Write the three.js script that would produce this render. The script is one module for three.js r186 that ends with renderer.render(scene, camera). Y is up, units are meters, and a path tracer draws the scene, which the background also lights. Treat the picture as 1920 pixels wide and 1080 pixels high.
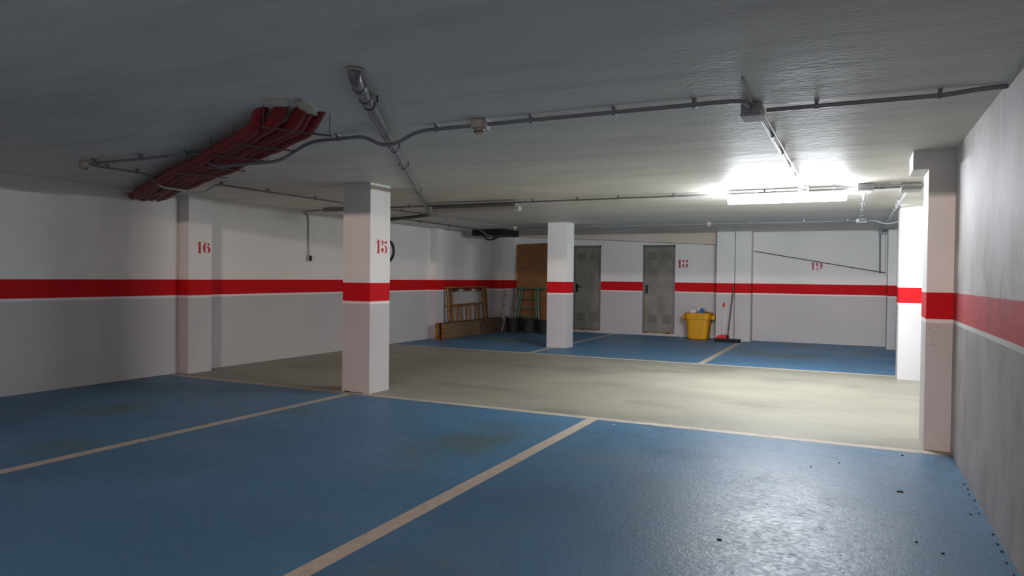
import * as THREE from 'three';
import { mergeGeometries, mergeVertices } from 'three/addons/utils/BufferGeometryUtils.js';
import { RoundedBoxGeometry } from 'three/addons/geometries/RoundedBoxGeometry.js';
import { RectAreaLightUniformsLib } from 'three/addons/lights/RectAreaLightUniformsLib.js';

// ---------------------------------------------------------------- camera, lights, exposure
const scene = new THREE.Scene();
scene.background = new THREE.Color(0x000000);
const renderer = new THREE.WebGLRenderer();
renderer.toneMapping = THREE.LinearToneMapping;
renderer.toneMappingExposure = 1.06;
renderer.shadowMap.enabled = true;
RectAreaLightUniformsLib.init();
const camera = new THREE.PerspectiveCamera(2 * Math.atan(540 / 1316.8) * 180 / Math.PI, 16 / 9, 0.05, 60);
camera.rotation.order = 'YXZ';
camera.position.set(0, 1.28, 0);
camera.rotation.set(-0.0159, 0.4524, 0.0113);
scene.add(camera);

const H = 2.275;                                   // ceiling height
const XL = -7.757, XR = 0.675, ZB = -15.55;        // left wall, right wall, back wall
const Y1 = 0.967, Y2 = 0.997, Y3 = 1.198;          // paint: grey / white line / red band / white

const LIGHT_MAIN = 66, LIGHT_SIDE = 235, LIGHT_REAR = 1900, LIGHT_AISLE = 245;
const LAMP_COLOR = 0xf2f7ff, REAR_COLOR = 0xffe0d9;
function panel(color, intensity, w, h, pos, look) {
  const l = new THREE.RectAreaLight(color, intensity, w, h);
  l.position.set(...pos); l.lookAt(...look); l.castShadow = true; scene.add(l);
  return l;
}

// ---------------------------------------------------------------- helpers
let seedv = 7;
function rnd() { seedv = (seedv * 1664525 + 1013904223) >>> 0; return seedv / 4294967296; }
const rr = (a, b) => a + (b - a) * rnd();
const taken = {};
function numbered(n) { if (!(n in taken)) { taken[n] = 0; return n; } taken[n]++; return n + '_' + String(taken[n]).padStart(3, '0'); }
const baseOf = new Map();
function tag(o, label, category, group) { o.userData.label = label; o.userData.category = category; if (group) o.userData.group = group; return o; }
function thing(name, label, category, p = [0, 0, 0], group) {
  const o = new THREE.Group(); o.name = numbered(name); o.position.set(...p); scene.add(o);
  baseOf.set(o, p); tag(o, label, category, group); return o;
}
function structure(name, p = [0, 0, 0]) {
  const o = new THREE.Group(); o.name = numbered(name); o.position.set(...p); scene.add(o);
  baseOf.set(o, p); o.userData.kind = 'structure'; return o;
}
// geometries are written in world coordinates; obj() moves them to the base of their thing
function obj(name, geos, mat, parent) {
  geos = (Array.isArray(geos) ? geos : [geos]).map((g) => { const k = g.index ? g.toNonIndexed() : g; for (const a of Object.keys(k.attributes)) if (!['position', 'normal', 'uv'].includes(a)) k.deleteAttribute(a); return k; });
  const g = geos.length > 1 ? mergeGeometries(geos) : geos[0];
  const b = baseOf.get(parent) || [0, 0, 0];
  g.translate(-b[0], -b[1], -b[2]);
  const m = new THREE.Mesh(g, mat); m.castShadow = m.receiveShadow = true;
  m.name = parent ? name : numbered(name);
  baseOf.set(m, b);
  (parent || scene).add(m);
  return m;
}
function metricUV(g) {                              // uv in metres, by the way each face points
  const k = g.index ? g.toNonIndexed() : g, p = k.attributes.position, n = k.attributes.normal, uv = new Float32Array(p.count * 2);
  for (let i = 0; i < p.count; i++) {
    const ax = Math.abs(n.getX(i)), ay = Math.abs(n.getY(i)), az = Math.abs(n.getZ(i));
    const [u, v] = ay > ax && ay > az ? [p.getX(i), p.getZ(i)] : ax > az ? [p.getZ(i), p.getY(i)] : [p.getX(i), p.getY(i)];
    uv[2 * i] = u; uv[2 * i + 1] = v;
  }
  k.setAttribute('uv', new THREE.BufferAttribute(uv, 2)); return k;
}
function bx(x0, x1, y0, y1, z0, z1, r = 0) {
  const w = x1 - x0, h = y1 - y0, d = z1 - z0;
  const g = r ? new RoundedBoxGeometry(w, h, d, 2, Math.min(r, w / 2.01, h / 2.01, d / 2.01)) : new THREE.BoxGeometry(w, h, d);
  g.translate((x0 + x1) / 2, (y0 + y1) / 2, (z0 + z1) / 2);
  return metricUV(g);
}
const V = (x, y, z) => new THREE.Vector3(x, y, z);
function rounded(pts, r = 0.06) {                   // polyline with rounded corners
  const P = pts.map((p) => V(...p)), out = [P[0]];
  for (let i = 1; i < P.length - 1; i++) {
    const a = P[i - 1], b = P[i], c = P[i + 1], d = Math.min(r, a.distanceTo(b) / 2.1, b.distanceTo(c) / 2.1);
    const s = b.clone().addScaledVector(a.clone().sub(b).normalize(), d), e = b.clone().addScaledVector(c.clone().sub(b).normalize(), d);
    for (let t = 0; t <= 6; t++) { const u = t / 6; out.push(s.clone().multiplyScalar((1 - u) ** 2).addScaledVector(b, 2 * u * (1 - u)).addScaledVector(e, u * u)); }
  }
  out.push(P[P.length - 1]); return out;
}
function sweep(P, rad, sides = 10) {                // tube through the points P; rad: number or function(i, arc length)
  const n = P.length, pos = [], idx = [], uv = [];
  let N = null, len = 0;
  for (let i = 0; i < n; i++) {
    const T = P[Math.min(i + 1, n - 1)].clone().sub(P[Math.max(i - 1, 0)]).normalize();
    if (!N) N = Math.abs(T.y) < 0.9 ? V(0, 1, 0).cross(T).normalize() : V(1, 0, 0).cross(T).normalize();
    N.addScaledVector(T, -N.dot(T)).normalize();
    const B = T.clone().cross(N);
    if (i) len += P[i].distanceTo(P[i - 1]);
    const r = typeof rad === 'number' ? rad : rad(i, len);
    for (let k = 0; k <= sides; k++) {
      const a = k / sides * Math.PI * 2;
      pos.push(P[i].x + r * (N.x * Math.cos(a) + B.x * Math.sin(a)), P[i].y + r * (N.y * Math.cos(a) + B.y * Math.sin(a)), P[i].z + r * (N.z * Math.cos(a) + B.z * Math.sin(a)));
      uv.push(k / sides * 0.1, len);
    }
  }
  for (let i = 0; i < n - 1; i++) for (let k = 0; k < sides; k++) { const a = i * (sides + 1) + k, b = a + sides + 1; idx.push(a, a + 1, b, b, a + 1, b + 1); }
  for (const [e, flip] of [[0, 1], [n - 1, 0]]) {   // end caps
    const c = pos.length / 3; pos.push(P[e].x, P[e].y, P[e].z); uv.push(0, 0);
    for (let k = 0; k < sides; k++) { const a = e * (sides + 1) + k; flip ? idx.push(c, a + 1, a) : idx.push(c, a, a + 1); }
  }
  const g = new THREE.BufferGeometry();
  g.setAttribute('position', new THREE.Float32BufferAttribute(pos, 3)); g.setAttribute('uv', new THREE.Float32BufferAttribute(uv, 2)); g.setIndex(idx);
  g.computeVertexNormals(); return g;
}
const rod = (a, b, r, s = 10) => sweep([V(...a), V(...b)], r, s);
function lathe(pts, x, y, z, seg = 28) { const g = new THREE.LatheGeometry(pts.map((p) => new THREE.Vector2(p[0], p[1])), seg); g.translate(x, y, z); return g; }

// ---------------------------------------------------------------- procedural textures
function hash(x, y, s) { let h = Math.imul(x, 374761393) + Math.imul(y, 668265263) + Math.imul(s, 2246822519); h = Math.imul(h ^ (h >>> 13), 1274126177); return ((h ^ (h >>> 16)) >>> 0) / 4294967296; }
function vnoise(u, v, px, py, s) {                  // tileable value noise, u, v in 0..1
  const x = u * px, y = v * py, xi = Math.floor(x), yi = Math.floor(y), fx = x - xi, fy = y - yi;
  const sx = fx * fx * (3 - 2 * fx), sy = fy * fy * (3 - 2 * fy), X0 = ((xi % px) + px) % px, X1 = (X0 + 1) % px, Y0 = ((yi % py) + py) % py, Y1_ = (Y0 + 1) % py;
  const a = hash(X0, Y0, s), b = hash(X1, Y0, s), c = hash(X0, Y1_, s), d = hash(X1, Y1_, s);
  return a + (b - a) * sx + (c - a) * sy + (a - b - c + d) * sx * sy;
}
function fbm(u, v, px, py, s, oct = 4, gain = 0.5) { let t = 0, a = 1, n = 0; for (let o = 0; o < oct; o++) { t += a * vnoise(u, v, px << o, py << o, s + o * 17); n += a; a *= gain; } return t / n; }
const cl = (x, a = 0, b = 1) => Math.min(b, Math.max(a, x));
const sm = (x, a, b) => { const t = cl((x - a) / (b - a)); return t * t * (3 - 2 * t); };
function tex(size, metres, srgb, fn, sizeY = size, metresY = metres) {
  const d = new Uint8Array(size * sizeY * 4);
  for (let j = 0; j < sizeY; j++) for (let i = 0; i < size; i++) {
    const c = fn(i / size, j / sizeY), k = 4 * (j * size + i);
    if (typeof c === 'number') { d[k] = d[k + 1] = d[k + 2] = cl(c) * 255; } else { d[k] = cl(c[0]) * 255; d[k + 1] = cl(c[1]) * 255; d[k + 2] = cl(c[2]) * 255; }
    d[k + 3] = 255;
  }
  const t = new THREE.DataTexture(d, size, sizeY); t.wrapS = t.wrapT = THREE.RepeatWrapping; t.magFilter = THREE.LinearFilter; t.minFilter = THREE.LinearFilter;
  if (srgb) t.colorSpace = THREE.SRGBColorSpace;
  t.repeat.set(1 / metres, 1 / metresY); t.needsUpdate = true; return t;
}
// sRGB tints that multiply the base colour
const bumpPaint = tex(512, 0.9, false, (u, v) => 0.55 * fbm(u, v, 40, 40, 3, 3) + 0.45 * fbm(u, v, 5, 5, 9, 3));
const bumpCeil = tex(1024, 3.1, false, (u, v) => 0.66 * fbm(u + 0.04 * fbm(u, v, 4, 4, 2, 2), v, 3, 9, 21, 3, 0.4) + 0.14 * fbm(u, v, 9, 30, 33, 2) + 0.2 * fbm(u, v, 110, 150, 8, 2));
const tintCeil = tex(512, 4.3, true, (u, v) => { const n = fbm(u, v, 4, 8, 55, 4), m = fbm(u, v, 6, 30, 66, 3); const k = 0.93 + 0.07 * n - 0.05 * sm(m, 0.5, 0.8); return [k, k * 0.998, k * 0.99]; });
const tintPaint = tex(512, 2.7, true, (u, v) => { const n = fbm(u, v, 5, 5, 71, 4), k = 0.955 + 0.045 * n; return [k, k, k * 0.995]; });
const tintGrime = tex(1024, 2.3, true, (u, v) => {  // smoky blotches and faint vertical smears of grime on the right wall
  const w = u + 0.03 * fbm(u, v, 5, 5, 5, 3);
  const b = fbm(w, v, 6, 4, 97, 5), s = fbm(w, v, 26, 5, 91, 4), f = fbm(u, v, 40, 16, 12, 3), c = fbm(w, v, 14, 10, 83, 4);
  const dirt = 0.55 * sm(b, 0.36, 0.7) + 0.3 * sm(s, 0.48, 0.75) * sm(c, 0.35, 0.65) + 0.22 * sm(c, 0.42, 0.72) + 0.1 * f;
  return [1 - 0.165 * dirt, 1 - 0.2 * dirt, 1 - 0.215 * dirt];
});
const tintBlue = tex(1024, 5.3, true, (u, v) => {
  const a = fbm(u, v, 4, 4, 101, 5), b = fbm(u, v, 9, 14, 131, 4), f = vnoise(u, v, 260, 260, 4), d = sm(fbm(u, v, 6, 5, 151, 4), 0.53, 0.74);
  const k = 0.82 + 0.16 * a + 0.08 * b + 0.03 * (f - 0.5) - 0.1 * d;
  return [k * (1 + 0.24 * d), k * (1 + 0.02 * d), k * (1 - 0.14 * d)];
});
const roughBlue = tex(512, 3.7, false, (u, v) => 0.5 + 0.22 * (fbm(u, v, 6, 9, 171, 4) - 0.5) + 0.1 * (vnoise(u, v, 120, 120, 6) - 0.5));
const bumpBlue = tex(1024, 1.5, false, (u, v) => { const w = u + 0.02 * fbm(u, v, 8, 8, 5, 2); return 0.36 * fbm(w, v, 170, 170, 201, 2) + 0.14 * fbm(w, v, 50, 50, 205, 2) + 0.26 * fbm(w, v, 6, 9, 207, 3) + 0.24 * Math.abs(2 * fbm(w, v, 22, 34, 211, 3) - 1); });
const tintConcrete = tex(1024, 6.1, true, (u, v) => {
  const a = fbm(u + 0.05 * fbm(u, v, 3, 3, 4, 2), v, 3, 7, 221, 5), b = fbm(u, v, 12, 26, 231, 4), f = vnoise(u, v, 300, 300, 9), st = sm(fbm(u, v, 7, 12, 241, 4), 0.6, 0.76);
  const k = 0.83 + 0.2 * (a - 0.35) + 0.08 * (b - 0.5) + 0.03 * (f - 0.5) - 0.075 * st;
  return [k, k * 0.99, k * 0.955];
});
const tintLine = tex(512, 1.7, true, (u, v) => { const n = fbm(u, v, 30, 30, 251, 4), k = 0.88 + 0.14 * (n - 0.35) - 0.16 * sm(fbm(u, v, 34, 34, 255, 3), 0.7, 0.82); return [k, k * 0.985, k * 0.96]; });
const tintMetal = tex(512, 1.1, true, (u, v) => { const n = fbm(u, v, 6, 4, 261, 4), s = vnoise(u, v, 60, 5, 13), k = 0.8 + 0.24 * (n - 0.4) + 0.05 * (s - 0.5); return [k, k * 0.99, k * 0.97]; });
const tintRust = tex(256, 0.5, true, (u, v) => { const n = fbm(u, v, 10, 10, 271, 4), k = 0.75 + 0.3 * (n - 0.35), r = sm(fbm(u, v, 8, 12, 281, 4), 0.5, 0.7); return [k * (1 - 0.25 * r), k * (1 - 0.45 * r), k * (1 - 0.5 * r)]; });
const tintPerforated = tex(512, 0.32, true, (u, v) => {       // punched holes, a few millimetres wide each
  const x = u * 10, y = v * 10, ox = Math.floor(y) % 2 ? 0.5 : 0, fx = (x + ox) % 1 - 0.5, fy = y % 1 - 0.5, h = sm(Math.hypot(fx, fy), 0.34, 0.24), n = fbm(u, v, 6, 6, 291, 4);
  const k = 0.36 + 0.24 * n; return [k * (1 - h) + h, k * 0.9 * (1 - h) + 0.96 * h, k * 0.8 * (1 - h) + 0.88 * h];
});
const tintBoard = tex(256, 1.2, true, (u, v) => { const k = 0.86 + 0.16 * (fbm(u, v, 6, 8, 301, 4) - 0.4) + 0.05 * (vnoise(u, v, 90, 90, 3) - 0.5); return [k, k, k]; });

function std(o) { return new THREE.MeshStandardMaterial(o); }
const M = {
  white: std({ color: 0xe9e8e4, roughness: 0.62, map: tintPaint, bumpMap: bumpPaint, bumpScale: 0.0022 }),
  grey: std({ color: 0xbfbdbd, roughness: 0.6, map: tintPaint, bumpMap: bumpPaint, bumpScale: 0.0022 }),
  red: new THREE.MeshPhysicalMaterial({ color: 0xc8101a, roughness: 0.75, specularIntensity: 0.4, map: tintPaint, bumpMap: bumpPaint, bumpScale: 0.0016 }),
  stripe: std({ color: 0xe4e2df, roughness: 0.6, map: tintPaint }),
  whiteGrime: std({ color: 0xdbd7d3, roughness: 0.66, map: tintGrime, bumpMap: bumpPaint, bumpScale: 0.002 }),
  greyGrime: std({ color: 0xb5b1ae, roughness: 0.66, map: tintGrime, bumpMap: bumpPaint, bumpScale: 0.002 }),
  redGrime: std({ color: 0xd2222c, roughness: 0.7, map: tintGrime, bumpMap: bumpPaint, bumpScale: 0.0016 }),
  ceiling: std({ color: 0xe6e4db, roughness: 0.55, map: tintCeil, bumpMap: bumpCeil, bumpScale: 0.006 }),
  cream: std({ color: 0xd8cdbd, roughness: 0.7, map: tintPaint, bumpMap: bumpPaint, bumpScale: 0.002 }),
  concrete: std({ color: 0xa7a69b, roughness: 0.55, map: tintConcrete, bumpMap: bumpBlue, bumpScale: 0.0012 }),
  blue: std({ color: 0x4f82a6, roughness: 1, roughnessMap: roughBlue, map: tintBlue, bumpMap: bumpBlue, bumpScale: 0.0035 }),
  line: std({ color: 0xd2c8ba, roughness: 0.7, map: tintLine }),
  conduit: std({ color: 0x8b8c8d, roughness: 0.42, metalness: 0.1 }),
  conduitLight: std({ color: 0xb9bbbd, roughness: 0.4 }),
  boxGrey: std({ color: 0xa3a3a3, roughness: 0.5 }),
  pvc: std({ color: 0x707275, roughness: 0.35 }),
  pvcDark: std({ color: 0x3e3f40, roughness: 0.45 }),
  tubeRed: std({ color: 0x84181a, roughness: 0.5 }),
  hanger: std({ color: 0x5d5753, roughness: 0.6 }),
  steel: std({ color: 0x8f8c86, roughness: 0.45, metalness: 0.6 }),
  plaster: std({ color: 0xcfc7b4, roughness: 0.9, bumpMap: bumpPaint, bumpScale: 0.006 }),
  detector: std({ color: 0xc9bfa9, roughness: 0.5 }),
  black: std({ color: 0x0d0d0e, roughness: 0.5 }),
  blackMatte: std({ color: 0x17181a, roughness: 0.8 }),
  doorMetal: std({ color: 0xa3a29a, roughness: 0.42, metalness: 0.1, map: tintMetal }),
  doorFrame: std({ color: 0x767875, roughness: 0.5, metalness: 0.1 }),
  rustLine: std({ color: 0xb29468, roughness: 0.9, map: tintRust }),
  ochre: std({ color: 0xb9781d, roughness: 0.6, map: tintRust }),
  deck: std({ color: 0xb09a78, roughness: 0.75, map: tintPerforated }),
  deckPlain: std({ color: 0x7d6149, roughness: 0.8, map: tintRust }),
  board: std({ color: 0x8f6236, roughness: 0.75, map: tintBoard }),
  green: std({ color: 0x3a6650, roughness: 0.5 }),
  rubber: std({ color: 0x141516, roughness: 0.7 }),
  yellow: std({ color: 0xcf9408, roughness: 0.45 }),
  dustRed: std({ color: 0xd3141d, roughness: 0.45 }),
  poleWhite: std({ color: 0xdfdbd6, roughness: 0.5 }),
  wood: std({ color: 0x7a6250, roughness: 0.7, map: tintBoard }),
  bristle: std({ color: 0x1c1a18, roughness: 0.95 }),
  lampBase: std({ color: 0xb9b9b5, roughness: 0.5 }),
  lampOff: std({ color: 0xc9c2bd, roughness: 0.35 }),
  glow: std({ color: 0xffffff, roughness: 0.5, emissive: 0xf4f8ff, emissiveIntensity: 7 }),
  glowRear: std({ color: 0xffffff, roughness: 0.5, emissive: 0xffece4, emissiveIntensity: 5 }),
  mark: std({ color: 0x3a2b28, roughness: 0.9 }),
  numberRed: std({ color: 0xb5202c, roughness: 0.6 }),
  numberFaded: std({ color: 0xc04a55, roughness: 0.65 }),
  leaf: std({ color: 0x2c2318, roughness: 0.9 }),
  paper: std({ color: 0xd9d9d6, roughness: 0.7 }),
  bagBlue: std({ color: 0x2f6fb5, roughness: 0.5 }),
  joint: std({ color: 0x5c5c5c, roughness: 0.9 }),
  trashGrey: std({ color: 0x8d8a80, roughness: 0.8 }),
};

// ---------------------------------------------------------------- structure
function banded(parent, x0, x1, z0, z1, top = H, grime = false, y0 = 0) {       // grey, white line, red band and white, one over the other
  obj('lower_paint', bx(x0, x1, y0, Y1, z0, z1), grime ? M.greyGrime : M.grey, parent);
  obj('white_stripe', bx(x0, x1, Y1, Y2, z0, z1), M.stripe, parent);
  obj('red_band', bx(x0, x1, Y2, Y3, z0, z1), grime ? M.redGrime : M.red, parent);
  obj('upper_paint', bx(x0, x1, Y3, top, z0, z1), grime ? M.whiteGrime : M.white, parent);
}
const TOP2 = 2.95, RL = -4.6, RE = 9;                                                               // the room behind the camera is higher
const floor = structure('floor');
obj('concrete_slab', bx(-8, 6.2, -0.2, 0, -15.9, RE + 0.2), M.concrete, floor);
const P0 = -0.002, P1 = 0.0015, XA = -4.862, XB = -2.104, XC = -4.903, XD = -2.053, ZN = -6.02, ZF = -10.79, ZR = -0.6;

// scuffed paint of the bay beside the right wall
function scuffCanvas() {
  const W = 1400, Hh = 2048, c = document.createElement('canvas'); c.width = W; c.height = Hh;
  const g = c.getContext('2d'); g.fillStyle = 'rgb(232,232,232)'; g.fillRect(0, 0, W, Hh);
  // canvas x: from x = XB to XR, canvas y: from z = -6 (top) to z = -1 (bottom)
  const px = (x) => (x - XB) / (XR - XB) * W, py = (z) => (z + 6.02) / 5.42 * Hh;
  const streak = (x, z, len, ang, w, a, col) => {
    g.strokeStyle = 'rgba(' + col + ',' + a + ')'; g.lineWidth = w; g.beginPath();
    let X = px(x), Y = py(z); g.moveTo(X, Y);
    const n = 3; for (let i = 0; i < n; i++) { X += Math.cos(ang) * len / n + rr(-1, 1); Y += Math.sin(ang) * len / n + rr(-1, 1); g.lineTo(X, Y); }
    g.stroke();
  };
  const clusters = [[-0.9, -5.15, 0.35, 0.16, 150], [-0.55, -4.8, 0.5, 0.2, 180], [-0.35, -4.45, 0.55, 0.3, 240], [-0.1, -4.1, 0.5, 0.35, 240], [-0.75, -3.95, 0.6, 0.35, 160], [-0.2, -3.6, 0.7, 0.3, 220], [0.3, -4.4, 0.3, 0.6, 90], [-1.4, -4.2, 0.5, 0.6, 90], [-1.2, -3.2, 0.8, 0.6, 120]];
  for (const [cx, cz, sx, sz, n] of clusters) for (let i = 0; i < n * 0.6; i++) {
    const gx = (rnd() + rnd() + rnd() - 1.5) * sx, gz = (rnd() + rnd() + rnd() - 1.5) * sz;
    streak(cx + gx, cz + gz, rr(4, 26), rr(-0.8, 1.1), rr(0.8, 3), rr(0.08, 0.38), '40,38,42');
  }
  for (let i = 0; i < 120; i++) streak(rr(XB, XR), rr(-6, -1.5), rr(4, 22), rr(-0.6, 1.4), rr(0.7, 1.6), rr(0.1, 0.35), rnd() < 0.5 ? '245,245,245' : '70,60,55');
  for (let i = 0; i < 160; i++) { g.fillStyle = 'rgba(52,44,38,' + rr(0.25, 0.8) + ')'; g.beginPath(); const near = rnd() < 0.45; g.ellipse(px(near ? XR - Math.abs(rr(0, 0.09)) : rr(XB, XR)), py(rr(-6, -2)), rr(0.8, 3.4), rr(0.8, 2.2), rr(0, 3), 0, 7); g.fill(); }
  // tyre tread marks
  for (const [x, z, n, ang] of [[0.02, -4.42, 16, 0.35], [0.22, -3.95, 14, 0.2], [-0.75, -4.15, 10, 0.5]]) for (let i = 0; i < n; i++) streak(x + i * 0.018, z + 0.004 * i, 26, 1.25 + ang * 0.4, 2, 0.3, '200,214,226');
  const t = new THREE.CanvasTexture(c); t.colorSpace = THREE.SRGBColorSpace; t.flipY = false; t.magFilter = THREE.LinearFilter; return t;
}
const scuffBlue = M.blue.clone(); scuffBlue.bumpScale = 0.0026;
{ // scuffs and paint tint in one map, laid over the bay rectangle
  const t = scuffCanvas(), cv = t.image, W = cv.width, Hh = cv.height, im = cv.getContext('2d').getImageData(0, 0, W, Hh), d = im.data;
  const rough = tex(700, 1, false, (u, v) => { const l = d[4 * (Math.floor(v * Hh) * W + Math.floor(u * W))] / 255; return 0.47 + 0.22 * (fbm(u, v, 6, 12, 461, 4) - 0.5) + 0.14 * (vnoise(u, v, 160, 320, 6) - 0.5) + 0.6 * Math.max(0, 0.9 - l); }, 1024);
  for (let j = 0; j < Hh; j++) for (let i = 0; i < W; i++) {
    const u = i / W, v = j / Hh, k4 = 4 * (j * W + i);
    const a = fbm(u, v, 4, 7, 401, 5), b = fbm(u, v, 8, 22, 411, 4), dk = sm(fbm(u, v, 5, 9, 421, 4), 0.52, 0.76), f = hash(i, j, 3);
    const wear = sm(fbm(u, v, 26, 60, 431, 3), 0.56, 0.72) * sm(fbm(u, v, 3, 5, 441, 3), 0.42, 0.6);
    const k = 0.94 + 0.12 * (a - 0.4) + 0.06 * (b - 0.5) + 0.03 * (f - 0.5) - 0.1 * wear;
    d[k4] *= k * (1 + 0.12 * dk); d[k4 + 1] *= k; d[k4 + 2] *= k * (1 - 0.06 * dk);
  }
  cv.getContext('2d').putImageData(im, 0, 0);
  scuffBlue.map = t; scuffBlue.roughnessMap = rough;
}
function bay(x0, x1, z0, z1, mat = M.blue) {
  const g = bx(x0, x1, P0, P1, z0, z1);
  return obj('bay_paint', g, mat, floor);
}
bay(XL, XA - 0.05, ZN, ZR); bay(XA + 0.05, XB - 0.05, ZN, ZR);
{ // the near right bay: uv for its own map on set 0, the other maps keep metres through their repeat
  const g = bx(XB + 0.05, XR, P0, P1, ZN, ZR), p = g.attributes.position, uv = g.attributes.uv;
  for (let i = 0; i < p.count; i++) uv.setXY(i, (p.getX(i) - XB) / (XR - XB), (p.getZ(i) + 6.02) / 5.42);
  const t = scuffBlue.bumpMap.clone(); t.repeat.set((XR - XB) / 1.5, 5.42 / 1.5); t.needsUpdate = true; scuffBlue.bumpMap = t;
  obj('bay_paint', g, scuffBlue, floor);
}
bay(RL, XR, ZR, RE);
bay(XL, XC - 0.05, ZB, ZF); bay(XC + 0.05, XD - 0.05, ZB, ZF); bay(XD + 0.05, 0.72, ZB, ZF);
for (const [x, z0, z1] of [[XA, ZN, ZR], [XB, ZN, ZR], [XC, ZB, ZF], [XD, ZB, ZF]]) obj('bay_line', bx(x - 0.05, x + 0.05, P0, 0.0018, z0, z1), M.line, floor);
obj('bay_line', bx(-7.58, 0.62, P0, 0.0018, ZN - 0.095, ZN), M.line, floor);
obj('bay_line', bx(XL, 0.56, P0, 0.0018, ZF, ZF + 0.085), M.line, floor);

const ceil = structure('ceiling');
obj('ceiling_slab', bx(-8, 6.2, H, H + 0.25, -15.9, ZR), M.ceiling, ceil);
obj('ceiling_slab', bx(RL - 0.2, 0.9, TOP2, TOP2 + 0.2, ZR - 0.2, RE + 0.2), M.ceiling, ceil);
obj('slab_edge', bx(RL - 0.2, 0.9, H + 0.25, TOP2, ZR - 0.2, ZR), M.ceiling, ceil);

const wl = structure('wall_left'); banded(wl, -8, XL, -15.9, ZR);
const wr = structure('wall_right'); banded(wr, XR, 0.9, -6.58, RE + 0.2, H, true); obj('high_paint', bx(XR, 0.9, H, TOP2, ZR, RE + 0.2), M.whiteGrime, wr);
const wb = structure('wall_back');
// back wall with two door openings
const D1 = [-5.95, -5.27], D2 = [-4.275, -3.55], DT = 2.03, DB = 0.05;
for (const [a, b] of [[XL, D1[0]], [D1[1], D2[0]], [D2[1], -2.222]]) banded(wb, a, b, -15.9, ZB);
for (const [a, b] of [D1, D2]) { obj('upper_paint', bx(a, b, DT, H, -15.9, ZB), M.white, wb); obj('lower_paint', bx(a, b, 0, DB, -15.9, ZB), M.grey, wb); }
banded(wb, -2.222, 0.72, -15.9, -15.44);
const wbs = structure('wall_bay_side'); banded(wbs, 0.72, 0.9, -15.9, -10.84);
const wae = structure('wall_aisle_end'); banded(wae, 6, 6.2, -10.84, -6.58);
const waf = structure('wall_aisle_near'); banded(waf, 0.9, 6.2, -6.58, -6.38);
const wab = structure('wall_aisle_far'); banded(wab, 0.95, 6.2, -11.04, -10.84);
const wn = structure('wall_near'); banded(wn, -8, RL, ZR, ZR + 0.2);
const wrl = structure('wall_rear_left'); banded(wrl, RL - 0.2, RL, ZR + 0.2, RE + 0.2, TOP2); obj('upper_paint', bx(RL - 0.2, RL, H, TOP2, ZR, ZR + 0.2), M.white, wrl);
const wre = structure('wall_rear'); banded(wre, RL, XR, RE, RE + 0.2, TOP2);
// sloping bulkhead over the doors
{
  const s = new THREE.Shape([[XL, H], [-7.4, H - 0.012], [-2.6, 2.015], [-2.6, H]].map((p) => new THREE.Vector2(...p)));
  const g = new THREE.ExtrudeGeometry(s, { depth: 0.2, bevelEnabled: false }); g.translate(0, 0, ZB);
  obj('bulkhead', metricUV(g), M.cream, wb);
}

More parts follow.
